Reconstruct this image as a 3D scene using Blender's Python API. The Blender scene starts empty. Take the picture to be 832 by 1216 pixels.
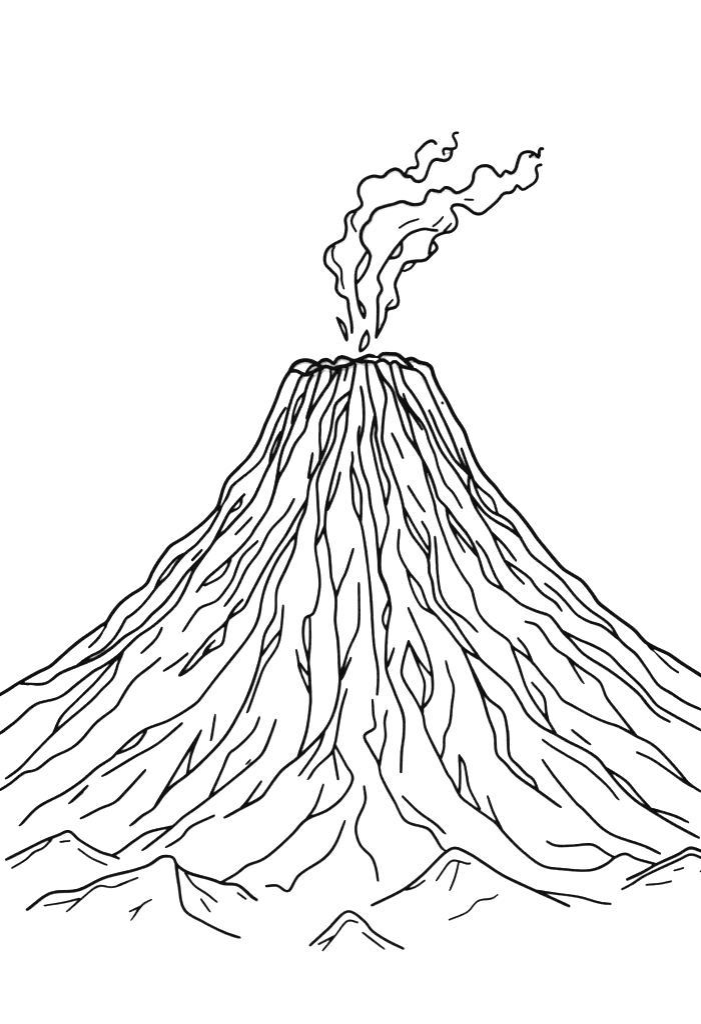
import bpy, bmesh, math, random
from mathutils import Vector, noise
from mathutils.bvhtree import BVHTree
from mathutils.geometry import delaunay_2d_cdt

random.seed(4)
scene = bpy.context.scene
COL = scene.collection

# ---------------------------------------------------------------- survey
# Hand-made survey of the creases, gullies and contours of the place, as
# sightings (column,row) from the viewpoint; each one is cast onto the terrain
# built below and modelled there as a raised rib with real thickness.
STROKES = {
 'outline': [
  (3.7, "344.9,439.2 338.9,448.2 332.9,460.9 328.1,474.1 322.1,488.5 314.9,504.1 308.8,520 301.9,532.8 292.5,546.1 281.6,557 270.6,568.8 265.2,579.7 262,590.6 258.1,602.3 250.3,611.7 240.9,621.1 232.3,628.1 218.8,638.3 209.4,643.8 202.3,648.4 195.3,657 187.5,668 181.2,678.9 174.2,693 167.2,699.2 154.7,707 142.2,717.2 132.8,728.9 126.2,739.1 120,743 109.4,750.8 96.9,759.4 85.2,768.8 71.9,780.5 59.4,791.4 45.3,798.4 31.2,806.2 18.8,813.3 9.4,819.5 -3.1,826.9"),
  (3.7, "506.9,432.2 511.1,435.2 515.3,447.3 521.3,460.5 530,475.5 539.1,493.3 550.8,512 556.2,526.9 562.5,542.5 568.8,555 578.1,567.5 587.5,577.7 600,594.1 614.1,608.1 630,628.4 637.2,638.9 648.1,652.2 659.1,665.5 668.4,675.6 679.4,682.7 690.3,689.7 701.9,703.7 710.1,715.6 720.2,723.8 734.8,734.8 753.1,748.5 760.4,756.7 766.8,763.1 778.6,769.9 793.3,776.8 807.9,786.9 832,802.4 835.3,804.6"),
 ],
 'rim': [
  (4.0, "344.4,438.8 348,433.4 354,429.2 361.9,427.4 369.7,428.6 377.5,432.2"),
  (3.6, "377.5,432.2 381.7,428 387.1,426.8 391.9,428.6 396.1,431.6 399.7,426.2 405.1,423.5 411.7,425 420.1,428 430,424.7 438.4,421.8 443.2,423 447.4,425 454,420.2 463.7,419.9 471.5,420.6 478.1,425.6 484.1,431 489.5,435.8"),
  (4.0, "481.1,427.4 488.9,425.6 497.3,429.8 506.9,432.2 511.5,435.8"),
  (3.6, "345,440.6 351.6,440.3 357.6,443.1 362.5,444.9 369.7,442.5 378.1,438.2 385.3,435.2 390.1,435.8 396.1,437.6 403.3,435.2 411.7,434 418.9,430.4 422.5,428 430,429.8"),
  (2.8, "363.7,441.9 366.1,438.2 370.9,434 377.5,432.8 379.3,437.6"),
  (3.4, "428.8,429.2 437.2,429.2 443.2,429.8 445.6,431.6 448,429.2 454.6,427.4 458.8,429.2 463.1,432.2 466.1,429.8 469.7,429.2 473.9,432.8 478.1,435.2 485.3,437 493.7,438.8"),
  (3.0, "375.7,432.8 381.7,435.2"),
  (3.0, "377.5,438.8 382.9,437"),
 ],
 'flank': [
  (2.9, "493.7,438.8 499.7,443.1 504.5,449.7 508.1,458.1 514.1,471.3 521.3,486.9 530,505 537.5,522.2 545.3,542.5 551.6,555 557.8,563.6"),
  (2.9, "360,444.3 355.8,449.1 351.6,459.3 345.6,474.9 340.8,491.7 336,510 330.8,526.6 325.3,540.6 320.6,550 314.4,562.5 306.6,579.7 300.3,592.2 289.4,606.2 278.4,618 267.5,630 255.9,640.6 248.1,651.6 238.8,662.5 229.4,671.9 220,682 206.2,701.6 193.8,717.2 179.7,730 166.9,743.8 146.6,757 134.1,768 120,778.1 109.4,783.6 92.2,790.6 70.3,800 54.7,811.2 25,812.2"),
  (2.6, "338.9,483.7 332.9,493.3 328.1,502.9 321.5,520 317.5,529.7 312.8,541.4 306.6,550 295.6,560.2 284.7,568.8 275.3,577.3 269.8,589.1 263.6,601.6 256.6,614.1 247.2,630 243.4,634.4 232.5,646.9 220,657 207.8,671.1 200,682.8 187.5,695.3 176.6,709.4 167.2,720.3 156.2,730 149.7,734.4 143.4,745.3 134.1,759.4 120,772.7 109.4,778.1 101.6,782.8 92.2,789.8"),
  (2.1, "332.9,512.5 328.7,520 322.2,535.9 319.8,548.4"),
  (2.8, "370.9,444.3 365.3,454.9 361.7,466.9 359.3,476.5 354.5,487.3 348.5,501.7 341.9,518.6 336.2,531.2 332.3,545.3 330,557.8 327.7,571.9 324.5,585.9 319.8,600 315.9,607.8 308.1,619.5 301.1,630 298.1,635.2 287.2,648.4 274.7,660.9 259.1,675 245,687.5 233.3,703.1"),
  (2.1, "360.5,466.9 354.5,472.9 350.3,482.5 347.3,494.5 346.1,502.9"),
  (2.8, "381.7,435.8 378.7,446.1 373.3,464.1 368.5,480.9 363.7,496.5"),
  (2.8, "402.1,436.4 390.1,455.7 380.5,470.1 370.9,485.7 364.9,498.9 361.9,510 349.6,527.6 340,550.5 330,568.8 325.3,584.4 320.6,598.4 316.7,607"),
  (2.3, "392.5,438.8 392.5,447.3 390.1,455.7"),
  (2.6, "405.1,435.8 400.9,450.9 395.5,470.1 388.9,483.3 381.7,496.5 379.9,502.5 379.9,510 379.4,521.6 380.3,533.7 379.7,544.5 379.1,551.7"),
  (2.8, "416.5,464.1 406.9,471.3 398.5,479.7 395.5,491.7 392.5,510 391.1,515.6 386.9,530 380.9,544.5 374.9,556.5 370,566.1 366.4,578.1 364.6,591.3 362.2,605.2 355.6,620.9 352,632.9 350.2,647.3 347.2,656.9 340,673.8 328.6,700 326.2,730 314.2,753.1 308.8,781.2 300.9,807.8 292.3,830 286.2,842.3 266.9,875 236.2,907.7 220.8,921.2 205.4,932.7 193.8,944.2 182.3,960 168.8,968.8 154.4,981"),
  (2.8, "421.9,432.8 419.5,447.3 416.5,464.1 413.5,478.5 410.5,510 409.1,515.6 404.9,530 398.9,551.7 392.9,574.5 387.5,600 386.3,610 385.7,622.1 386.3,634.1 390.5,654.5 392.6,680 393.1,685 398.6,710 397.8,738.1 400.9,760 402.5,790 403.1,812.7 396.3,845.4 385.8,866.5 366.5,887.7 353.1,900.2 333.8,915.6 315.6,940 310.8,946.2 280,963.5 266.3,971.3"),
  (2.7, "412.9,477.3 406.9,488.1 400.3,498.9 398.5,510 397.7,519.2 392.9,532.5 384.5,549.3 378.5,563.7 376.1,574.5 376.7,586.5 377.3,600 378.2,619.7 375.5,635.3 374.3,649.7 376.1,664.1 378.7,680 379.1,699.1 371.2,728.8 362.7,733.4 360,744.4 360.3,760 366.6,790 368.5,828.1 368.5,833.8 363.7,868.5 354,898.3"),
  (2.4, "412.3,437 408.7,451.5"),
  (2.6, "371,537.9 365.8,567.5"),
  (2.6, "403.7,560.7 399.5,578.1 395.3,590.1 391.1,600 388.7,606.4"),
  (2.6, "349.1,592.2 339.4,609.4 320.6,630 307.5,654.7 292.7,675 279.4,701.6 266.4,720"),
  (2.7, "364,593.2 350.8,614.9 340,634.1 326.2,654.7 312.2,678.1 298.1,704.7 288.8,721.9 272.8,733.6 263.4,743.8 249.4,755.5 240,767.2 235.6,771.9 220,792.2 213,802.3 226.2,793.8 240.3,779.7 250,772.7 262.7,765.6 265,760.9 269.7,737.5 277.5,723.4 288.1,711.7"),
  (2.7, "351.4,632.9 340,648.5 327.8,667.2 315.3,695.3 310.6,712.5 307.5,730 302.5,743.8 291.6,760.9 274.4,782.8 255.6,806.2 240,826.6 234.2,833.7 201.5,854.8 168.8,868.3 140,892.3 132.7,900 115.4,911.5 96.2,927.9 75,942.3 44.2,959.2 23.1,981"),
  (2.5, "385.7,623.3 380.9,635.3 375.5,647.3"),
  (2.6, "419.3,651.5 410.3,680 405.6,689.7 398.6,710"),
  (2.7, "417.9,536.7 418.7,545.7 416.9,554.1 416.3,563.7 418.1,576.9 419.9,600 428.3,620.9 432.5,642.5 437.4,680 440,706.9 443.9,766.2 447.8,790 448.8,804.2 447.5,826.3"),
  (2.6, "418.1,554.1 424.1,570.9 428.3,586.5 428.7,600 428.3,619.7"),
  (2.8, "428,458.7 430,467.7 431.2,478.5 431.8,494.1 430.6,510 426,530 427.2,543.3 430.8,560.1 436.8,576.9 439.8,600 445.8,625.7 447.6,644.9 449.4,664.1 450.3,680 456.4,694.4 461.9,711.6 463.4,722.5 459.5,747.5 458,790 459.4,798.5 468.1,821.5 478.7,850.4 479.2,871.5 476.7,892.7 475.8,918.7"),
  (2.4, "426.6,506 425,515.6 425.4,530"),
  (2.8, "434.8,432.8 436,448.5 439.6,470.1 445,491.7 446.8,510 445.8,515.6 450,536.1 454.3,555.3 462.1,575.7 458.5,600"),
  (2.6, "444.4,494.1 441.4,510 440.4,520.4 444,539.7 448.8,561.3 454.3,582.9 457.3,600 460.9,617.3 457.3,634.1 451.9,654.5 451,664.1 451.9,680 458,694.4 462.7,711.6"),
  (2.8, "445.6,432.8 450.4,447.3 456.4,462.9 458.2,473.7 455.8,489.3 454,510 453.7,522.8 459.7,540.9 468.1,566.1 474.1,582.9 478.3,600 481.3,617.3 488.5,634.1 498.1,647.3 506.5,659.3 508.9,668.9 509.5,680 512.7,689.7 516.6,711.6 524.4,722.5 536.9,735 549.4,753.8 565,775.6 570,782.7 598.5,808.1 606.2,815.8 617.7,834 625.4,847.5 640.8,861.9 658.1,871.5 675.4,881.2 694.6,890.8 710,901.3 720,913.8 735.5,932.7 754.7,951 768.2,960 797,977.5 829.7,995.2"),
  (2.8, "446.2,433.4 454,447.3 464.9,461.7 470.9,480.9 475.7,496.5 479.9,510 483.7,518 494.5,533.7 501.7,545.7 510.1,562.5 516.2,579.3 520,591.3 529.7,601.9 542.2,619.1 554.7,634.7 564.1,651.9 568.8,664.4 575,683.1 581.2,690.9 598.4,701.1 609.4,710 617.8,717 636.6,725.6 652.2,731.1 660,739.7 669.4,752.2 678.8,761.6 690,774.1 698.3,780.5 725.7,797.8 756.7,822.5 764.9,832 768.2,836.5 780.7,849 795.1,857.3"),
  (2.8, "463.1,432.8 467.3,450.9 471.5,465.3 474.5,473.7 481.7,486.9 487.7,505 488.9,510 492.1,521.6 496.9,534.9 501.7,546.9"),
  (2.6, "501.7,546.9 506.5,568.5 516.2,600 517.2,606.6 526.6,634.7 537.5,662.8 550,684.7 559.4,698.8 562.5,710 567.8,727.2 580.3,742.8 603.8,760.8 608.4,767.8 622.5,778 635,790 644.6,802.3 658.1,817.7 667.7,831.2 679.2,837.9 702.3,850.4 720,858.1 733.5,862.5 754.7,874 774.9,884.6 791.2,900 806.6,917.3 818.2,930.8 833.5,941.3"),
  (2.4, "478.7,467.1 482.9,478.5 491.3,490.5 498.5,498.9 505.1,510 509.5,524 516.2,539.7 520,554.1 523.4,562.8 528.9,575.3 537.5,584.7 548.4,603.4"),
  (2.0, "472.7,467.7 481.7,480.9 491.3,495.3 500.9,510"),
  (2.8, "473.9,432.8 476.9,443.7 480.5,454.5 490.1,467.7 499.7,483.3 510.5,506.2 523.4,534.7 542.2,561.2 557.8,586.2 567.2,598.8 576.6,610 589.1,619.1 603.1,626.9 618.8,638.6"),
  (2.6, "509.3,486.9 514.1,496.5 519.5,510 526.6,523.8 540.6,547.2 551.6,558.1 557.8,564.4"),
  (2.7, "547.7,532.3 554.7,551.9 560.9,567.5 567.2,586.2 575,598.8 585.9,608.9 592.2,611.2 606.2,620.6 615.6,634.7 630,658.1 643.4,669.4 657.5,680.3 668.4,690 672.5,695.2 681.9,706.9 690,715.5 701.9,725.7 716.5,735.7 725.7,743.9 734.8,758.6 743.9,767.7 754.9,776.8 765.9,791.4 782.3,814.3 796.9,823.4 809.7,832 816.2,835.6 833.5,843.3"),
  (2.6, "557,562.8 556.2,573.8 558.6,587.8 562.5,598.8 568.8,610 571.9,614.4 582.8,631.6 590.6,648.8 598.4,664.4 607.8,678.4 621.9,693.3"),
  (2.4, "560.9,569.1 570.3,580 584.4,592.5 590.6,610"),
  (2.6, "465.1,514.4 471.7,527.6 478.3,543.9"),
  (2.6, "484.3,576.9 498.7,600 504.1,607.6"),
  (2.5, "479.5,602.8 492.1,625.7 508.9,653.3"),
  (2.5, "500.8,619.1 508.3,632.9 510.1,647.3 509.2,664.1"),
  (2.6, "473.8,628.7 473.1,654.5 483.7,676.8 499.4,697.5 504.1,710 508.8,720.9 518.1,731.1 530.6,745.9 547.8,767.8 555.6,774.1 570,783.4"),
  (2.6, "516.2,637.1 518,658.1 519.2,680 522.8,703.8 529.1,716.2 535.3,724.1 549.4,733.4 558.8,742 566.6,750.6"),
  (2.5, "529.7,603.4 532,615.9 537.5,630 551.6,655.8"),
  (2.5, "533.6,620.6 551.6,642.5 567.2,661.2"),
  (2.5, "565.3,642.5 575.8,656.6 587.5,683.1 598.4,701.1"),
  (2.5, "583.6,632.3 598.4,647.2 612.5,665.9"),
  (2.6, "598.4,665.2 614.1,675.3 630,687.8 635,695.2 644.4,705.3 660,716.2 666.6,725.6"),
  (2.5, "646.7,692.8 661.6,704.5 674.1,717.8 683.4,728.8 690,733.4 700.1,738.5 713.8,743 734.8,759.5"),
  (2.6, "668.6,749.8 690,760.8 698.3,764 722,776.8 738.5,793.3 762.2,816.1 775,832 779.7,837.5 797,848.1 833.5,868.1"),
  (2.6, "623.3,738.1 636.6,742 644.4,750.6 653.8,764.7 661.6,772.5 672.5,779.5 685,790 692.7,795.6 711.9,810 720,828.3 733.5,846.2 754.7,873.1"),
  (2.4, "673.5,780.2 683.1,796.5 692.7,811.9"),
  (2.5, "614.7,757.7 624.1,769.4 633.4,790"),
  (2.6, "606.9,767.8 615.5,790 624.4,815.8 635,835 650.4,856.2 660,871.5"),
  (2.5, "631.2,810.4 645.6,828.3 648.5,846.5 651.3,858.1"),
  (2.4, "755.7,893.3 773.9,901.9 795.1,916.3 812.4,928.8 823.9,935.6"),
  (2.6, "678.7,866.9 700.8,884.6"),
  (2.5, "483,677.2 486.9,692.8 493.1,708.4 500.9,720.9 508.8,725.6 518.1,731.1"),
  (2.6, "484.5,721.7 493.1,741.2 504.1,766.2 511.1,790 512.3,796.5 513.3,819.6 510.4,829.2 501.7,841.7"),
  (2.6, "485,760.8 477.5,790 476.7,800.4 481.5,811.9 491.2,827.3 501.7,848.5 504.6,863.8 510.4,877.3 522.9,902.3 531.5,920 535.4,925 546.9,946.2 558.5,955.8 580,971.2 588.8,977.9 598.5,989.4 619.6,1010.6 644.6,1028.5 667.7,1032.3 702.3,1033.3 720,1026 729.7,1018.5 742.2,1014 754.7,1019.8 777.8,1026.2"),
  (2.4, "485.4,761.9 495,786.9 503.7,810 503.7,819.6 501.7,836.9 501.7,848.5"),
  (2.4, "487.3,765.8 496.9,783.1 512.3,803.3"),
  (2.5, "529.2,785 532.5,798.5 538.3,815.8 536.3,836.9 533.5,860 527.7,873.5 526.7,888.8 522.9,902.3"),
  (2.5, "467.7,769.6 459.8,792.7"),
  (2.6, "442.1,830.8 443.1,848.5 445,863.8 432.5,873.5 439.2,888.8 448.8,906.2 451.7,920 456.5,930.8 468.1,951.9 481.5,975 508.5,984.6 516.2,994.2 523.8,1006.7 529.2,1011.5"),
  (2.5, "459.4,843.7 456.5,856.2 457.5,875.4 452.7,894.6 450.2,911.9"),
  (2.8, "547.8,767.8 558,790 564.2,806.2 571.9,825.4 580,852.3 586.9,871.5 589.8,895.6 600.4,907.1 611.9,920 638.8,939.4 665.8,959"),
  (2.8, "557.5,788.8 563.3,800.4 572.9,819.6 580,830.2 596.5,844.6 602.3,867.7 605.2,898.5 615.8,910 625.4,920 633.1,926 638.8,939.4"),
  (2.4, "643.7,878.3 654.2,886 671.5,896.5 694.6,910 698.9,913.5 722,934.6 734.5,950.4"),
  (2.6, "643.7,902.3 656.2,920 660,925 685,954.8 691.2,960.2 714.3,983.3 727.8,991.9 766.2,1005.4 783.5,1014"),
  (2.4, "545,896.5 546,920 545.4,942.3"),
  (2.4, "545,896.9 550.8,906.2 553.7,920 556.5,934.6 570,961.5"),
  (2.4, "367.8,733.4 368.1,760 366.2,790 367.5,810.8 368.5,828.1"),
  (2.5, "425.9,692 425.9,738.1 424.4,747.5 413.4,772.5 408,790 405,801.2"),
  (2.5, "416.6,781.1 412.7,790 405,807.9"),
  (2.4, "461.1,713.1 454.1,735 458.3,748.3"),
  (2.4, "351.7,771.7 354.1,785 355,792.5 367.5,824.2"),
  (2.4, "356,787.7 366.5,803.1"),
  (2.1, "255.2,760.2 244.7,770.3 240.8,777.3"),
  (2.0, "250,765.6 240.3,779.7"),
  (2.4, "336.1,718.8 333.8,745.3 329.8,765.6 313.4,792.2 305.6,812.5 299.4,830 293.1,847.3"),
  (2.4, "332.2,749.2 322.8,760.9 308.8,781.2"),
  (2.5, "305.9,642.2 287.2,660.9 280.9,675 276.2,687.5 266.9,701.6 256.7,713.3 237.2,721.9 230.2,730 216.9,750.3"),
  (2.6, "298.9,614.1 279.4,634.7"),
  (2.4, "273.9,664.1 268.4,676.6 261.4,685.2 242.7,695.3"),
  (2.8, "290.2,586.7 280,597.7 272.2,607.8 260.5,630 251.2,646.9 238.8,664.1 229.4,678.1 220,698.4 209.4,717.2 196.9,730 180.9,743.8 163.8,755.5 149.7,768.8 140.3,778.1 120,792.2 112.5,796.1 93.8,810.2 70.3,828.1 42.3,836.5 17.3,857.7 -2.9,873.1"),
  (2.4, "287,592.2 284.7,601.6 273.8,607.8"),
  (2.6, "239.5,652.8 227.8,665.3"),
  (2.4, "221.1,656.2 209.4,662.5 196.9,676.6 189.1,687.5 182.8,701.6"),
  (2.5, "145.8,775 134.8,785.9 120,802.3 112.5,810.9 93,830 72.1,851.9 64.4,868.3 61.5,874"),
  (2.5, "145,776.6 140.3,787.5 134.1,804.7 120,819.5 109.6,830.8 67.3,867.3 42.3,892.3 23.1,912.5 6.7,925"),
  (2.5, "127.3,739.1 124.2,746.9 118,756.2 105.5,769.1"),
  (2.6, "192.2,745.3 185.6,757.8 167.7,775.8"),
  (2.6, "190.6,780.9 179.4,790.6 160.6,805.5 151.2,817.2 143.4,830 137.5,839.4 113.5,858.7 96.2,878.8 84.6,888.5 61.5,900 42.3,914.4 28.8,917.7 11.5,930.8 -2.9,940"),
  (2.6, "222.8,775.8 210.6,785.9 194.2,796.9"),
  (2.4, "766.8,763.1 775,773.2 786,783.2 796.9,793.3 805.1,798.7"),
  (2.5, "173.7,868.3 161.2,884.6 140,895.2"),
  (2.5, "216.3,858.7 186.2,883.7 159.2,899 140,910.6 121.2,922.1"),
  (2.5, "104.2,933.1 81.7,954.8"),
  (2.6, "172.7,914.4 140,949.6 134.6,953.8 119.2,960 95.6,972.3"),
  (2.5, "98.1,940 81.7,954.8"),
  (2.5, "255.4,849 250.2,880.8"),
  (2.5, "239,867.3 220.8,896.2 203.5,925 184.2,956.7"),
  (2.5, "238.1,868.3 227.5,894.2 221.7,920.2"),
  (2.5, "307.9,851.7 302.1,865.6 293.5,876.2 280,888.7 272.7,894.2 263.1,915.4 247.7,949"),
  (2.6, "327.5,854.6 321.3,872.3 310.8,895.4 295.4,909.8 280,922.7 255.4,942.3 232.3,960 216.9,970.8 205.4,981.3 168.8,1010.2"),
  (1.6, "297.3,902.1 291.5,908.5"),
  (2.6, "205.4,981.3 174.6,989 159.2,998.7 140,1012.7 132.7,1016"),
  (2.5, "254.4,968.5 224.6,983.3 215,994.8 196.7,1006.7"),
  (2.5, "310.2,927.9 301.2,940.4 291.5,953.8 285.8,959.6"),
  (2.5, "384.8,870.4 378.1,887.7 354.4,922.3"),
  (2.5, "411.7,818.1 405,841.5 397.3,883.8 393.5,893.5 374.2,912.7 365.2,926.5"),
  (2.6, "397.3,883.8 410.8,908.8 418.5,923.3 408.8,944.2 389.6,961.5 362.7,974 345.4,992.3 312.7,1020.2 293.5,1027.9 280,1038.1 263.1,1047.7"),
  (2.5, "395.4,891.5 401.5,927.1"),
  (2.5, "383.8,931.7 374.2,957.7 362.7,974"),
  (2.6, "409.4,975 397.3,1003.8 385.8,1018.3 354,1040.4 341.5,1058.7 329,1051.9 315.6,1052.5"),
  (2.6, "432.1,933.7 433.5,951 423.8,975 422.3,986.5 427.7,1003.8 441.2,1018.3 446,1030.8 448.8,1047.7"),
  (2.5, "477.7,945.8 496.9,964.4 518.1,979.8 528.7,990.8"),
  (2.4, "578.7,945.6 585,963.5 596.5,986.5"),
  (2.5, "649,999.4 659,1004.2 679.2,1004.4 703.3,1003.3 720,1013.5 729.7,1018.5"),
  (2.6, "718.2,911.5 743.2,927.9 756.6,943.3 772,960"),
  (2.5, "773.9,960.8 802.8,969.8 817.2,976.9"),
  (2.0, "524.5,477.5 525.7,479.2"),
 ],
 'hill_a': [
  (3.0, "7.1,1021.2 28.8,1010.2 51.9,998.7 69.2,991.9 81.7,987.5 94.2,997.7 119.2,1012.1 132.7,1016.3 141.3,1019.8"),
  (2.0, "61.5,996.7 51,1007.3 40.4,1012.1 30.8,1020.8 14,1031"),
  (2.0, "71.2,1000 82.7,998.8"),
  (2.0, "92.9,1008.3 107.7,1018.8 126.9,1027.5"),
 ],
 'hill_b': [
  (3.2, "31.7,1080.8 59.6,1061.2 92.3,1057.3 123.1,1042.9 160,1033.3 176.5,1027.5 192.9,1017.5 205.4,1018.8 210.2,1027.5 222.7,1036.2 251.5,1044.8 265,1049.6 282.3,1051.5 300,1066 305,1069.2"),
  (2.7, "208.8,1025.6 212.1,1049.6 218.8,1080.4 241.5,1095.2 264.6,1106.7 284.8,1114"),
  (1.8, "160,1043.8 133.7,1053.8 117.3,1052.5 96.2,1067.9 78.8,1083.3"),
  (1.8, "94.2,1067.3 76.9,1071.7 52.3,1075.8"),
  (1.8, "140,1051.5 163.7,1042.5"),
  (2.0, "219.8,1037.1 230.4,1051.5 245.8,1062.1 257.7,1071.7"),
  (2.0, "238.5,1067.9 249.6,1083.8"),
  (2.0, "281.9,1060.6 291.9,1067.9"),
  (1.8, "180,1068.5 169.8,1074 155.4,1093.5"),
  (1.8, "166.9,1076.5 153.5,1082.9"),
 ],
 'hill_c': [
  (3.0, "367.9,1123.1 388.1,1104.8 413.1,1082.7 432.3,1094.2 441.9,1105.8 459.2,1117.3 478.8,1126.9"),
  (1.9, "424.6,1095.8 413.1,1093.7 397.7,1111.5 382.7,1129.4"),
  (1.9, "397.7,1111.5 377.9,1121.7"),
  (1.9, "430.4,1107.7 456.3,1127.5"),
 ],
 'hill_d': [
  (3.0, "441,1075.6 478.5,1056.7 500,1040.4 528.8,1012.5 539.4,1007.3 555.8,1013.5 576.9,1026.9 596.2,1039.4 634.6,1057.7 660,1069.2 675.8,1076.5"),
  (1.9, "504.2,1045.8 492.3,1053.8 481.5,1057.1"),
  (1.9, "517.7,1046.2 526.9,1032.7 532.7,1025 537.5,1022.1 548.1,1024 554.8,1026 558.3,1025.4"),
  (1.9, "544.2,1025 540.4,1040.4 533.7,1058.1"),
  (2.3, "634.6,1057.7 660,1061.5 687.4,1065.4 712.4,1072.3 724.9,1073.7"),
  (1.7, "532.7,1092.7 554.8,1083.1 567.3,1070.2 584.6,1066.9 590.8,1062.7"),
 ],
 'hill_e': [
  (3.2, "744.1,1044.8 762.4,1036.2 779.7,1026.5 804.7,1015 819.1,1007.3 832,1010.8 836.4,1012.7"),
  (2.3, "738,1056.3 750.8,1049.6 762.4,1041.9 804.7,1021.7 820.1,1015 832,1018.8 835.5,1020.4"),
  (1.9, "799.9,1034.2 811.4,1030.8"),
  (1.9, "766.8,1051 783.5,1049.6 797,1046.7"),
  (1.9, "831.2,1035.2 835.5,1034.2"),
 ],
 'smoke_a': [
  (3.0, "417.7,395 417.1,383.5 413.8,366.2 411.9,354.6 404.6,350.8 399.2,344 399.8,328.7 393.1,321 386.3,313.3 385.4,304.6 389.2,295 398.8,288.3 407.5,283.5 410,277.7 411,270 410,259.2 414.8,252.5 423.5,248.7 429.6,242.9 428.3,237.1 425.4,229.4 426.3,220.8 432.1,213.1 442.7,208.7 454.2,209.6 461,203.5 469.6,200.2 476.3,203.5 480.8,208.8 487.9,209.6 491.7,214 497.5,215.4 503.8,212.1 508.7,199.6 512.5,191.9 517.3,189 528.8,190.4 534.6,186.2 536.5,176.9"),
  (2.7, "480.8,207.3 484,200.6 488.8,198.7 493.7,198.7 496.2,194.8 494.6,189 493.7,182.3 498.5,176.5 505.2,169.8 511,166.9 514.8,167.5 517.7,170.4"),
  (2.6, "526.9,182.7 526,179.4 526.9,176.5 536.5,176.5 541.3,174.6 541.7,169.8 538.5,163.1 537.5,160.2 539.4,157.7 543.8,157.3"),
  (2.8, "432.5,377.7 427.7,368.1 424.8,356.5 422.9,343.1 422.3,327.7 423.8,318.1 429.6,308.5 435.4,298.8"),
  (2.4, "425.8,356.5 431.5,364.2 433.5,371 432.5,377.7"),
  (2.1, "396.9,292.1 394.4,298.8 396,308.5 404.6,319 405.6,333.5 408.1,342.5"),
  (2.1, "422.5,250.6 417.1,262.1 422.5,274.6"),
 ],
 'smoke_b': [
  (3.0, "424.2,335.4 431.5,325.8 437.3,314.2 439.2,302.7 436.3,296.9 429.6,287.3 428.3,277.7 432.1,267.9 438.8,261.2 440.8,255.4 446.5,248.7 456.2,244.8 467.7,241.9 477.3,239 488.8,242.3 498.5,241.9 503.3,239 506.2,231.3 511,225.6 522.7,226.9 527.9,222.3 534.6,223.7 541.3,228.5 550,225.6 557.7,220.4 561.2,214 562.5,205.4 567.3,198.7 576,196.2 583.7,198.7 589.4,205.4 593.8,209.2 600,202.5 606.7,205.4 611.5,201.2 614.4,191.9 618.3,182.7 625,179.8 632.7,180.8 639.4,186.2 640,178.5 641.9,176 644.6,176.5"),
  (2.4, "628.5,186.2 632.7,182.7"),
  (2.8, "446.3,400.8 447.9,385.4 448.5,366.2 448.5,352.7 453.1,343.1 448.5,329.6 452.7,320 462.3,304.6 473.8,289.2 485.4,277.7 496.9,272.9 504.6,271.5 512.3,272.9 519,273.3"),
  (3.0, "446.3,400.8 452.7,389.2 457.5,377.7 459.4,368.1 470,364.2 472.9,358.5 471,346.9 469,337.3 475.8,321.9 481.5,312.3 493.1,310 504.6,308.5 512.3,301.7 519,294 514.2,286.3"),
  (2.8, "509.4,300.8 511.3,291.2 516.2,281.5 526,276.5 535.6,274.6 541.3,268.8 542.3,261.2 539.4,253.5 535.6,247.3 538.5,243.5 548.1,243.5 555.8,247.7 563.5,253.1 571.2,253.5 580.8,246.7 590.4,238.1 598.1,229.4 606.7,228.1 610.6,224.6 613.5,219.8 620.2,225 626.9,221.7 635.6,215 637.9,208.3 636.2,199.6 638.5,196.2 642.7,195.4"),
  (2.0, "513.8,268.5 521.2,262.7 526,256.9"),
  (2.2, "535.6,265 526.9,274.6"),
  (2.0, "551.5,236.5 561.9,236.9"),
  (2.0, "473.5,270.4 484,264 496.9,259.8"),
  (2.4, "476.7,287.3 476.7,296.9 471.9,304.6 462.3,306.5"),
  (2.1, "466.2,355.6 459.4,363.3 457.5,368.1"),
  (2.2, "479.6,321.9 487.3,318.1 493.1,311.3"),
 ],
 'rock_a': [
  (2.2, "399.8,376.7 407.5,383.5 410.8,391.2 411.7,404.6 405.6,391.2 399.8,376.7"),
 ],
 'rock_b': [
  (2.5, "435.4,392.1 429.6,402.7 427.3,417.1 436.3,409.4 437.7,398.8 435.4,392.1"),
 ],
}

for _k in STROKES:
    STROKES[_k] = [(w, [tuple(map(float, q.split(','))) for q in s.split()]) for w, s in STROKES[_k]]

# ---------------------------------------------------------------- viewpoint
F, DIST, EYE, HROW, MID = 1500.0, 1500.0, 160.0, 800.0, 416.0
CAM = Vector((0.0, -DIST, EYE))
AX = 14.0                                   # the volcano's axis stands at x = 14, y = 0

def at(px, row, d):
    return Vector(((px - MID) / F * d, -DIST + d, EYE + (HROW - row) / F * d))

def ray(px, row):
    return Vector(((px - MID) / F, 1.0, (HROW - row) / F)).normalized()

# ---------------------------------------------------------------- materials
def white_mat(name, base, scale):
    m = bpy.data.materials.new(name); m.use_nodes = True
    nt = m.node_tree; b = nt.nodes['Principled BSDF']
    b.inputs['Roughness'].default_value = 1.0
    b.inputs['Specular IOR Level'].default_value = 0.0
    tc = nt.nodes.new('ShaderNodeTexCoord'); n = nt.nodes.new('ShaderNodeTexNoise')
    n.inputs['Scale'].default_value = scale; n.inputs['Detail'].default_value = 4
    r = nt.nodes.new('ShaderNodeValToRGB')
    r.color_ramp.elements[0].color = (base - .01, base - .01, base - .01, 1)
    r.color_ramp.elements[1].color = (base + .01, base + .01, base + .01, 1)
    nt.links.new(tc.outputs['Object'], n.inputs['Vector'])
    nt.links.new(n.outputs['Fac'], r.inputs['Fac'])
    nt.links.new(r.outputs['Color'], b.inputs['Base Color'])
    return m

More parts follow.
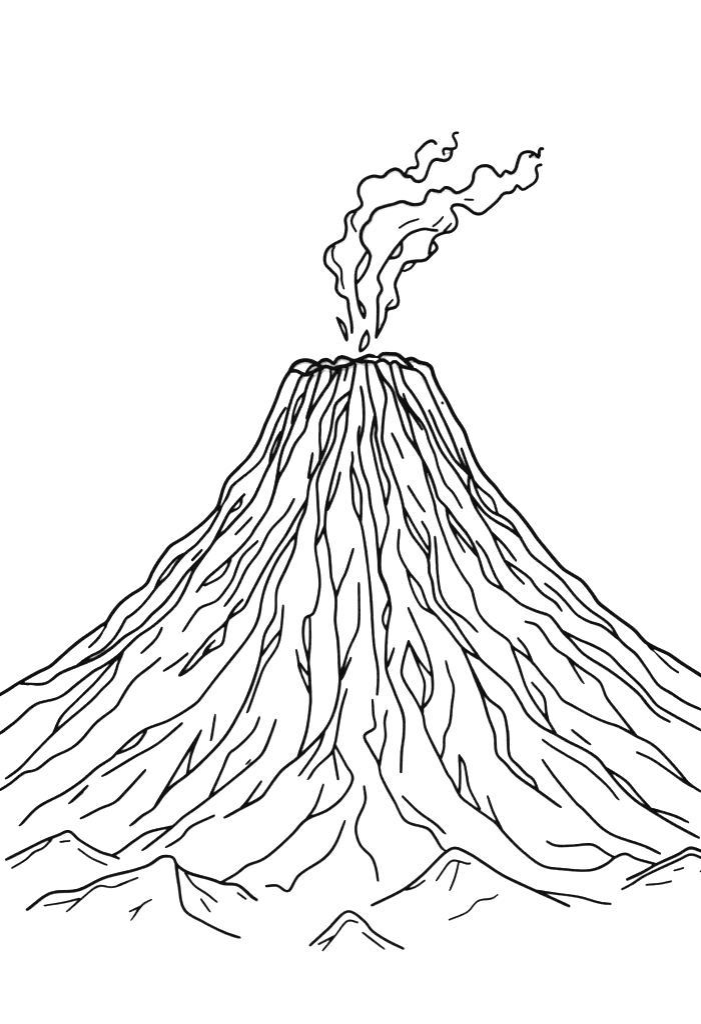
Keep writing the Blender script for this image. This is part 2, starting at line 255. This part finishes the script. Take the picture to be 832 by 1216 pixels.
def ink_mat():
    m = bpy.data.materials.new('black_ink'); m.use_nodes = True
    nt = m.node_tree; b = nt.nodes['Principled BSDF']
    b.inputs['Roughness'].default_value = 1.0
    b.inputs['Specular IOR Level'].default_value = 0.0
    tc = nt.nodes.new('ShaderNodeTexCoord'); n = nt.nodes.new('ShaderNodeTexNoise')
    n.inputs['Scale'].default_value = .05
    r = nt.nodes.new('ShaderNodeValToRGB')
    r.color_ramp.elements[0].color = (.0012, .0012, .0014, 1)
    r.color_ramp.elements[1].color = (.0026, .0026, .0030, 1)
    nt.links.new(tc.outputs['Object'], n.inputs['Vector'])
    nt.links.new(n.outputs['Fac'], r.inputs['Fac'])
    nt.links.new(r.outputs['Color'], b.inputs['Base Color'])
    return m

M_FLANK = white_mat('white_volcano_slope', .88, .01)
M_HILL = white_mat('white_hill_slope', .88, .02)
M_SMOKE = white_mat('white_smoke', .9, .03)
M_GROUND = white_mat('white_plain', .88, .004)
M_ROCK = white_mat('white_rock', .88, .06)
M_INK = ink_mat()

# ---------------------------------------------------------------- helpers
def link(name, me, mat, parent=None, smooth=True):
    me.materials.append(mat)
    for p in me.polygons: p.use_smooth = smooth
    o = bpy.data.objects.new(name, me); COL.objects.link(o)
    if parent:
        o.parent = parent
        o.matrix_parent_inverse = parent.matrix_world.inverted()
    return o

def thing(name, label, cat, loc, group=None):
    o = bpy.data.objects.new(name, None); COL.objects.link(o)
    o.location = loc; o.empty_display_size = 5
    bpy.context.view_layer.update()
    o['label'] = label; o['category'] = cat
    if group: o['group'] = group
    return o

def bm_mesh(name, bm):
    me = bpy.data.meshes.new(name); bm.to_mesh(me); bm.free(); return me

def bvh_of(meshes):
    vs, fs = [], []
    for me in meshes:
        k = len(vs)
        vs += [v.co.copy() for v in me.vertices]
        fs += [[i + k for i in p.vertices] for p in me.polygons]
    return BVHTree.FromPolygons(vs, fs)

def smooth_line(pts, step=2.5):
    """Catmull-Rom through the sightings (centripetal, so corners stay tight)."""
    if len(pts) == 2: P = [pts[0], ((pts[0][0]+pts[1][0])/2, (pts[0][1]+pts[1][1])/2), pts[1]]
    else: P = pts
    P = [p for i, p in enumerate(P) if i == 0 or math.dist(p, P[i-1]) > .6]
    out = []
    E = [(2*P[0][0]-P[1][0], 2*P[0][1]-P[1][1])] + P + [(2*P[-1][0]-P[-2][0], 2*P[-1][1]-P[-2][1])]
    for i in range(1, len(E)-2):
        p0, p1, p2, p3 = (Vector(E[i+j]) for j in (-1, 0, 1, 2))
        d1, d2, d3 = (max((b-a).length, 1e-3)**.5 for a, b in ((p0, p1), (p1, p2), (p2, p3)))
        t0, t1 = 0, d1; t2 = t1+d2; t3 = t2+d3
        n = max(2, int((p2-p1).length/step))
        for k in range(n):
            t = t1+(t2-t1)*k/n
            a1 = p0*((t1-t)/(t1-t0))+p1*((t-t0)/(t1-t0))
            a2 = p1*((t2-t)/(t2-t1))+p2*((t-t1)/(t2-t1))
            a3 = p2*((t3-t)/(t3-t2))+p3*((t-t2)/(t3-t2))
            b1 = a1*((t2-t)/(t2-t0))+a2*((t-t0)/(t2-t0))
            b2 = a2*((t3-t)/(t3-t1))+a3*((t-t1)/(t3-t1))
            out.append(tuple(b1*((t2-t)/(t2-t1))+b2*((t-t1)/(t2-t1))))
    out.append(tuple(P[-1]))
    return out

SIDES = 8
def add_rib(bm, pts, radii):
    """a closed round rib along pts"""
    n = len(pts)
    t0 = (pts[1]-pts[0]).normalized(); t1 = (pts[-1]-pts[-2]).normalized()
    P = [pts[0]-t0*radii[0]*.75, pts[0]-t0*radii[0]*.45] + pts + [pts[-1]+t1*radii[-1]*.45, pts[-1]+t1*radii[-1]*.75]
    R = [radii[0]*.35, radii[0]*.78] + radii + [radii[-1]*.78, radii[-1]*.35]
    up = None; rings = []
    for i, p in enumerate(P):
        t = (P[min(i+1, len(P)-1)] - P[max(i-1, 0)])
        if t.length < 1e-6: t = t0
        t = t.normalized()
        if up is None: up = t.orthogonal().normalized()
        up = up - t*up.dot(t)
        up = up.normalized() if up.length > 1e-5 else t.orthogonal().normalized()
        sd = t.cross(up)
        rings.append([bm.verts.new(p+(up*math.cos(a)+sd*math.sin(a))*R[i]) for a in (2*math.pi*k/SIDES for k in range(SIDES))])
    for a, b in zip(rings, rings[1:]):
        for k in range(SIDES):
            bm.faces.new((a[k], a[(k+1) % SIDES], b[(k+1) % SIDES], b[k]))
    bm.faces.new(rings[0][::-1]); bm.faces.new(rings[-1])

def rib_points(w, pts, depth):
    """depth(px,row) -> distance along the view axis of the surface there"""
    L = smooth_line(pts); n = len(L)
    ds = [depth(*q) for q in L]
    gz = [q[1] if isinstance(q, tuple) else 1.0 for q in ds]     # how squarely the surface faces the eye
    ds = [q[0] if isinstance(q, tuple) else q for q in ds]
    # the rib is stiff: it bridges small steps of the surface
    sm = ds[:]
    for i in range(n):
        seg = ds[max(0, i-2):i+3]; sm[i] = min(seg) if L[i][1] < 460 else sum(seg)/len(seg)
    out, rad = [], []
    ph = random.random()*50
    for i, (px, row) in enumerate(L):
        d = sm[i]; r = (w*1.06+1.36+.1*max(0, min(1, (600-row)/80)))/2*d/F
        r *= 1+.07*noise.noise(Vector((ph, i*.11, 0)))
        k = min(i, n-1-i)                         # a little thinner towards the tips
        r *= min(1, .93+.03*k)
        out.append(at(px, row, d-r*1.0/max(.12, gz[i]))); rad.append(r)   # the rib sits on the surface
    return out, rad

# ---------------------------------------------------------------- volcano shape
def flank_survey(pts):
    """(height, radius) of the flank from the skyline sightings"""
    out = []
    for px, row in smooth_line(pts, 6):
        th = math.atan((px-MID)/F)
        rad = abs(AX*math.cos(th) - DIST*math.sin(th))
        d = (AX*math.sin(th)+DIST*math.cos(th))*math.cos(th)
        out.append((EYE+(HROW-row)/F*d, rad))
    out.sort()
    z0, r0 = out[0]
    low = []
    for k in range(12):                           # the concave apron below the frame's edge
        z = z0*k/12-8*(k == 0)
        low.append((z, r0+330*(1-z/z0)**1.15 if z > 0 else r0+330))
    return low+out

def skyline_depth(px, row):
    th = math.atan((px-MID)/F)
    return (AX*math.sin(th)+DIST*math.cos(th))*math.cos(th)

SURV = [flank_survey(STROKES['outline'][i][1]) for i in (0, 1)]

def radius(side, z):
    S = SURV[side]
    if z <= S[0][0]: return S[0][1]
    for (a, ra), (b, rb) in zip(S, S[1:]):
        if a <= z <= b: return ra+(rb-ra)*(z-a)/max(b-a, 1e-6)
    return S[-1][1]

TOP = 512.0
def flank_point(az, z):
    # average over a small height so the front is calmer than the skyline
    c = .5+.5*math.cos(az)
    k = abs(math.cos(az))**3
    def rr(s):
        near = radius(s, z)
        far = sum(radius(s, min(TOP, max(-8, z+dz))) for dz in (-24, -12, 0, 12, 24))/5
        return near*k+far*(1-k)
    r = rr(1)*c+rr(0)*(1-c)
    amp = (.004*r+1.0)*(1-k)
    r += amp*noise.noise(Vector((math.cos(az)*5, math.sin(az)*5, z*.006)))*1.6
    r *= .985-.02*k
    return Vector((AX+r*math.cos(az), r*math.sin(az), z))

def build_flank():
    bm = bmesh.new(); NA = 300
    zs = [-8+(TOP+8)*(k/150)**1.0 for k in range(151)]
    rings = [[bm.verts.new(flank_point(2*math.pi*a/NA, z)) for a in range(NA)] for z in zs]
    for s, dz in ((.93, 2.0), (.80, -6.0), (.6, -26.0), (.3, -42.0)):   # the crater bowl
        rings.append([bm.verts.new(Vector((AX+(v.co.x-AX)*s, v.co.y*s, TOP+dz))) for v in rings[150]])
    for A, B in zip(rings, rings[1:]):
        for k in range(NA):
            bm.faces.new((A[k], A[(k+1) % NA], B[(k+1) % NA], B[k]))
    bm.faces.new(rings[-1])
    return bm_mesh('flank', bm)

# ---------------------------------------------------------------- setting
def build_ground():
    bm = bmesh.new()
    xs = [-60000, -20000, -6000, -2500] + [-1500+100*i for i in range(31)] + [2500, 6000, 20000, 60000]
    ys = [-6000, -3000] + [-1900+100*i for i in range(30)] + [2500, 6000, 20000, 60000]
    g = [[bm.verts.new((x, y, .6*noise.noise(Vector((x*.01, y*.01, 3))) if abs(x) < 1600 and abs(y) < 1800 else 0)) for x in xs] for y in ys]
    for a, b in zip(g, g[1:]):
        for i in range(len(xs)-1):
            bm.faces.new((a[i], a[i+1], b[i+1], b[i]))
    return bm_mesh('ground', bm)

ground_me = build_ground()
go = link('ground', ground_me, M_GROUND); go['kind'] = 'structure'

vol = thing('volcano', 'tall steep volcano with flat rocky crater rim and white flanks scored by long black gullies', 'volcano', (AX, 0, 0))
flank_me = build_flank()
link('flank', flank_me, M_FLANK, vol)
LAND = bvh_of([flank_me, ground_me])

def cast(bvh, px, row):
    h = bvh.ray_cast(CAM, ray(px, row), 20000)
    return None if h[0] is None else (h[0].y+DIST, abs(h[1].dot(ray(px, row))))

def on_flank(px, row):
    c = cast(LAND, px, row); s = skyline_depth(px, row)
    if c is None or c[0] > s+5: return s, .12    # on the skyline itself
    return c

def length(pts): return sum(math.dist(a, b) for a, b in zip(pts, pts[1:]))

for w, pts in STROKES['outline']:
    bm = bmesh.new(); add_rib(bm, *rib_points(w, pts, lambda x, y: skyline_depth(x, y)-25))
    link('skyline_ridge', bm_mesh('skyline_ridge', bm), M_INK, vol)

# rim boulders on the lip of the crater
def rim_depth(px, row=0):
    d = DIST-math.sqrt(max(0, 84**2-(px-430)**2))-4
    h = cast(LAND, px, max(row, 446))
    d = d if h is None else min(d, h[0]-1)
    return d+max(0, 442-row)*1.3-2          # the boulders lean back into the crater

def inflate(name, poly, depth, fat, cell, lumps=0.0, smooth=True):
    """a closed solid with this outline: swells from its rim towards the middle, front and back"""
    poly = [Vector(p) for p in poly]
    def dist(p):
        best = 1e9
        for a, b in zip(poly, poly[1:]+poly[:1]):
            ab = b-a; t = max(0, min(1, (p-a).dot(ab)/max(ab.length_squared, 1e-9)))
            best = min(best, (a+ab*t-p).length)
        return best
    def inside(p):
        c = False
        for a, b in zip(poly, poly[1:]+poly[:1]):
            if (a.y > p.y) != (b.y > p.y) and p.x < (b.x-a.x)*(p.y-a.y)/(b.y-a.y)+a.x: c = not c
        return c
    x0, x1 = min(p.x for p in poly), max(p.x for p in poly)
    y0, y1 = min(p.y for p in poly), max(p.y for p in poly)
    pts = poly[:]; y = y0; odd = 0
    while y < y1:
        x = x0+(cell/2 if odd else 0)
        while x < x1:
            p = Vector((x, y))
            if inside(p) and dist(p) > cell*.45: pts.append(p)
            x += cell
        y += cell*.87; odd ^= 1
    n = len(poly)
    vs, es, fs, ov, oe, of = delaunay_2d_cdt(pts, [(i, (i+1) % n) for i in range(n)], [], 1, 1e-4)
    on_edge = [dist(v) < 1e-3 for v in vs]
    bm = bmesh.new(); fr, bk = [], []
    for v, e in zip(vs, on_edge):
        d = depth(v.x, v.y)
        h = 0 if e else fat*(1-math.exp(-.6*dist(v)/fat))*1.4
        h *= 1+lumps*noise.noise(Vector((v.x*.09, v.y*.09, 1)))
        a = bm.verts.new(at(v.x, v.y, d-h)); fr.append(a)
        bk.append(a if e else bm.verts.new(at(v.x, v.y, d+h)))
    for f in fs:
        q = [fr[i] for i in f]
        try: bm.faces.new(q)
        except ValueError: pass
        q2 = [bk[i] for i in f][::-1]
        if set(q2) != set(q):
            try: bm.faces.new(q2)
            except ValueError: pass
    bmesh.ops.recalc_face_normals(bm, faces=bm.faces)
    return bm_mesh(name, bm)

def px_of(ox, oy, s): return lambda txt: [(ox+float(a)/s, oy+float(b)/s) for a, b in (q.split(',') for q in txt.split())]
RIM = []
LEFT, RIGHT = px_of(330, 410, 8.32), px_of(430, 410, 8.32)
for poly in (LEFT('122,242 150,195 200,160 265,145 330,155 395,185 400,235 330,270 270,290 230,275 180,252'),
             LEFT('398,190 430,150 475,140 515,155 550,180 550,230 500,215 460,210 402,233'),
             LEFT('552,180 580,135 625,112 680,125 750,150 740,170 680,200 610,210 552,228'),
             RIGHT('0,124 70,98 110,108 140,125 150,160 130,180 110,165 60,160 0,164'),
             RIGHT('145,128 200,85 280,85 345,88 400,130 450,175 490,215 460,225 400,210 365,190 330,160 300,165 275,185 240,160 205,145 155,158'),
             RIGHT('430,147 490,130 560,165 640,185 672,208 640,320 600,290 580,272 530,240 498,215')):
    me = inflate('rim_boulder', poly, rim_depth, 2.2, 2.0)
    RIM.append(me); link('rim_boulder', me, M_ROCK, vol)
RIMB = bvh_of([flank_me]+RIM)
def on_rim(px, row):
    c = cast(RIMB, px, row)
    return min(rim_depth(px, row), 1e9 if c is None else c[0])-3
for w, pts in STROKES['rim']:
    bm = bmesh.new(); add_rib(bm, *rib_points(w, pts, on_rim))
    link('rim_edge', bm_mesh('rim_edge', bm), M_INK, vol)

LAND = bvh_of([flank_me, ground_me]+RIM)

flank = sorted(STROKES['flank'], key=lambda s: -length(s[1]))
for w, pts in flank[:98]:
    bm = bmesh.new(); add_rib(bm, *rib_points(w, pts, on_flank))
    link('gully', bm_mesh('gully', bm), M_INK, vol)
if flank[98:]:
    bm = bmesh.new()
    for w, pts in flank[98:]:
        add_rib(bm, *rib_points(w, pts, on_flank))
    o = link('fine_crack', bm_mesh('fine_crack', bm), M_INK, vol); o['kind'] = 'stuff'

# ---------------------------------------------------------------- foothills
def build_hill(key, label, name='hill'):
    S = STROKES[key]; ridge = smooth_line(S[0][1], 4)
    (xa, ya), (xb, yb) = ridge[0], ridge[-1]
    xe = min(max(xb, 1), 900)
    da, db = on_flank(xa, min(ya+6, 1210))[0], on_flank(min(xe, 900), yb+6)[0]
    if key == 'hill_e': db = da+25
    def depth(px, row=0):
        t = (px-xa)/(xb-xa); return da+(db-da)*max(-.3, min(1.3, t))
    ext = 26
    R = [(xa-ext, ya+ext*1.3), (xa-ext*.5, ya+ext*.6)]+ridge+[(xb+ext*.5, yb+ext*.6), (xb+ext, yb+ext*1.3)]
    bm = bmesh.new(); rows = []
    prof = [(-1.0, None), (-.72, 0), (-.5, 0), (-.3, 0), (-.16, 0), (-.06, 0), (0, 0), (.06, 0), (.16, 0), (.3, 0), (.5, 0), (.72, 0), (1.0, 0)]
    for px, row in R:
        p = at(px, row, depth(px)); H = p.z+12; W = 30+H*.75; line = []
        for s, _ in prof:
            a = abs(s)
            z = p.z-H*(a**1.1 if a > .06 else a*.6)
            y = p.y+s*W
            bump = 2.2*noise.noise(Vector((p.x*.03, y*.03, z*.03)))*min(1, a*3)
            line.append(bm.verts.new((p.x+bump, y, z+bump)))
        rows.append(line)
    for a, b in zip(rows, rows[1:]):
        for i in range(len(prof)-1):
            bm.faces.new((a[i], b[i], b[i+1], a[i+1]))
    bm.faces.new(rows[0]); bm.faces.new(rows[-1][::-1])
    bmesh.ops.recalc_face_normals(bm, faces=bm.faces)
    me = bm_mesh('slope', bm)
    mx = at((xa+xb)/2, 0, depth((xa+xb)/2)); top = thing(name, label, 'hill', (mx.x, mx.y, 0), 'small hills at the foot of the volcano')
    top['kind'] = 'structure'
    link('slope', me, M_HILL, top)
    B = bvh_of([me, flank_me, ground_me])
    def on_hill(px, row):
        c = cast(B, px, row)
        return depth(px) if c is None else (min(c[0], depth(px)+40), c[1])
    for i, (w, pts) in enumerate(S):
        bm = bmesh.new()
        add_rib(bm, *rib_points(w, pts, (lambda x, y: depth(x)-6) if i == 0 else on_hill))
        nm = 'ridge_line' if i == 0 else 'crease'
        link(nm, bm_mesh(nm, bm), M_INK, top)

build_hill('hill_a', 'low pointed hill at the far left foot of the volcano, behind a broader hill')
build_hill('hill_b', 'broad rounded hill at the lower left with a long black spur running down to the right')
build_hill('hill_c', 'smallest hill, a lone peak nearest the viewer in front of the volcano')
build_hill('hill_d', 'wide hill at the right of centre with long sloping sides and a forked crease under its peak')
build_hill('hill_e', 'hill cut off by the right edge, with a doubled ridge line')

# ---------------------------------------------------------------- smoke and flung lava
def seq(*parts):
    out = []
    for p in parts:
        for q in p:
            if not out or math.dist(q, out[-1]) > 1.2: out.append(q)
    if math.dist(out[0], out[-1]) < 1.2: out.pop()
    return out
SM = lambda k, i: smooth_line(STROKES[k][i][1], 3)

left_poly = seq(SM('smoke_a', 0)[:-1], [(542, 157.7)], [(527, 172)], SM('smoke_a', 1)[::-1][:1],
                SM('smoke_a', 1)[::-1], [], )
a0 = SM('smoke_a', 0); tip = SM('smoke_a', 1); inner = SM('smoke_a', 3)
j = min(range(len(a0)), key=lambda i: math.dist(a0[i], tip[0]))
bend = SM('smoke_b', 0)
kk = min(range(len(bend)), key=lambda i: math.dist(bend[i], (492, 242)))
j345 = min(range(len(bend)), key=lambda i: math.dist(bend[i], (436.3, 297.9)))
# left plume: outer contour to the fork, along the tip and back, then down the dividing line
left_poly = seq(a0[:j], tip, [(522, 171)], [(527, 181)], a0[j+1:][::-1][:-1] if False else [])
end = SM('smoke_a', 2)
left_poly = seq(a0[:j-1], tip, end[:1], a0[::-1][:max(1, len(a0)-j-1)])
div = bend[j345:kk]
left_poly = seq(left_poly, div[::-1], inner[::-1][1:], inner[:1])

rl, r1, r2 = SM('smoke_b', 2), SM('smoke_b', 3), SM('smoke_b', 4)
m = min(range(len(rl)), key=lambda i: math.dist(rl[i], (452.7, 320)))
right_poly = seq([(p[0]+.8, p[1]+.8) for p in bend[j345:]], r2[::-1], [(515.5, 295)], r1[::-1], rl[1:m], [])

def sane(poly):
    return [p for i, p in enumerate(poly) if math.dist(p, poly[i-1]) > .8]

def smoke(key, poly, label, base):
    t = thing('smoke_plume', label, 'smoke', base, 'smoke plumes rising from the crater')
    me = inflate('plume_body', sane(poly), lambda x, y: DIST, 13, 4.0, .2)
    link('plume_body', me, M_SMOKE, t)
    B = bvh_of([me])
    def dep(px, row):
        c = cast(B, px, row)
        return DIST-4 if c is None or c[0] > DIST else (c[0]-2.5, max(.5, c[1]))
    for i, (w, pts) in enumerate(STROKES[key]):
        bm = bmesh.new(); add_rib(bm, *rib_points(w, pts, dep))
        nm = 'wisp_line' if length(pts) < 60 else 'contour'
        link(nm, bm_mesh(nm, bm), M_INK, t)

smoke('smoke_a', left_poly, 'shorter white smoke plume climbing from the left of the crater to a curled tip', at(415, 395, DIST))
smoke('smoke_b', right_poly, 'longer white smoke plume sweeping far out to the right above the crater', at(446, 400, DIST))

def lava(key, label, name):
    w, pts = STROKES[key][0]
    ring = smooth_line(pts, 1.5)
    c = at(sum(p[0] for p in pts)/len(pts), sum(p[1] for p in pts)/len(pts), DIST-30)
    t = thing(name, label, 'lava rock', c, 'lava splinters flung from the crater')
    link('core', inflate('core', sane(seq(ring)), lambda x, y: DIST-30, 4, 1.6), M_ROCK, t)
    bm = bmesh.new(); add_rib(bm, *rib_points(w, pts, lambda x, y: DIST-31.5))
    link('dark_edge', bm_mesh('dark_edge', bm), M_INK, t)

lava('rock_a', 'thin lava splinter tilted to the left, hanging left of the smoke base', 'lava_splinter')
lava('rock_b', 'upright leaf shaped lava splinter just above the middle of the crater rim', 'lava_splinter')

# ---------------------------------------------------------------- light
EL, ROT = math.radians(28), math.radians(192)
w = bpy.data.worlds.new('World'); scene.world = w; w.use_nodes = True
nt = w.node_tree; bg = nt.nodes['Background']
sky = nt.nodes.new('ShaderNodeTexSky'); sky.sky_type = 'NISHITA'; sky.sun_disc = False
sky.sun_elevation = EL; sky.sun_rotation = ROT; sky.dust_density = 6; sky.air_density = 1
bw = nt.nodes.new('ShaderNodeRGBToBW')
dim = nt.nodes.new('ShaderNodeMath'); dim.operation = 'MULTIPLY'; dim.inputs[1].default_value = .02
mix = nt.nodes.new('ShaderNodeMath'); mix.operation = 'ADD'; mix.inputs[1].default_value = .92   # an even white overcast
nt.links.new(sky.outputs['Color'], bw.inputs['Color'])
nt.links.new(bw.outputs['Val'], dim.inputs[0]); nt.links.new(dim.outputs[0], mix.inputs[0])
nt.links.new(mix.outputs[0], bg.inputs['Color'])
bg.inputs['Strength'].default_value = 1.0

sl = bpy.data.lights.new('Sun', 'SUN'); sl.energy = 1.5; sl.angle = math.radians(35); sl.color = (1, .99, .98)
so = bpy.data.objects.new('Sun', sl); COL.objects.link(so)
so.rotation_euler = (math.radians(62), 0, math.radians(-12)); so.location = (-300, -900, 900)

# ---------------------------------------------------------------- camera
cd = bpy.data.cameras.new('Camera'); co = bpy.data.objects.new('Camera', cd); COL.objects.link(co)
co.location = CAM; co.rotation_euler = (math.pi/2, 0, 0)
cd.sensor_fit = 'HORIZONTAL'; cd.sensor_width = 36; cd.lens = 36*F/832
cd.shift_y = (HROW-608)/832
cd.clip_start = 1; cd.clip_end = 200000
scene.camera = co

vs = scene.view_settings
vs.view_transform = 'Standard'; vs.look = 'None'; vs.gamma = 1; vs.use_curve_mapping = False
vs.exposure = 1.05
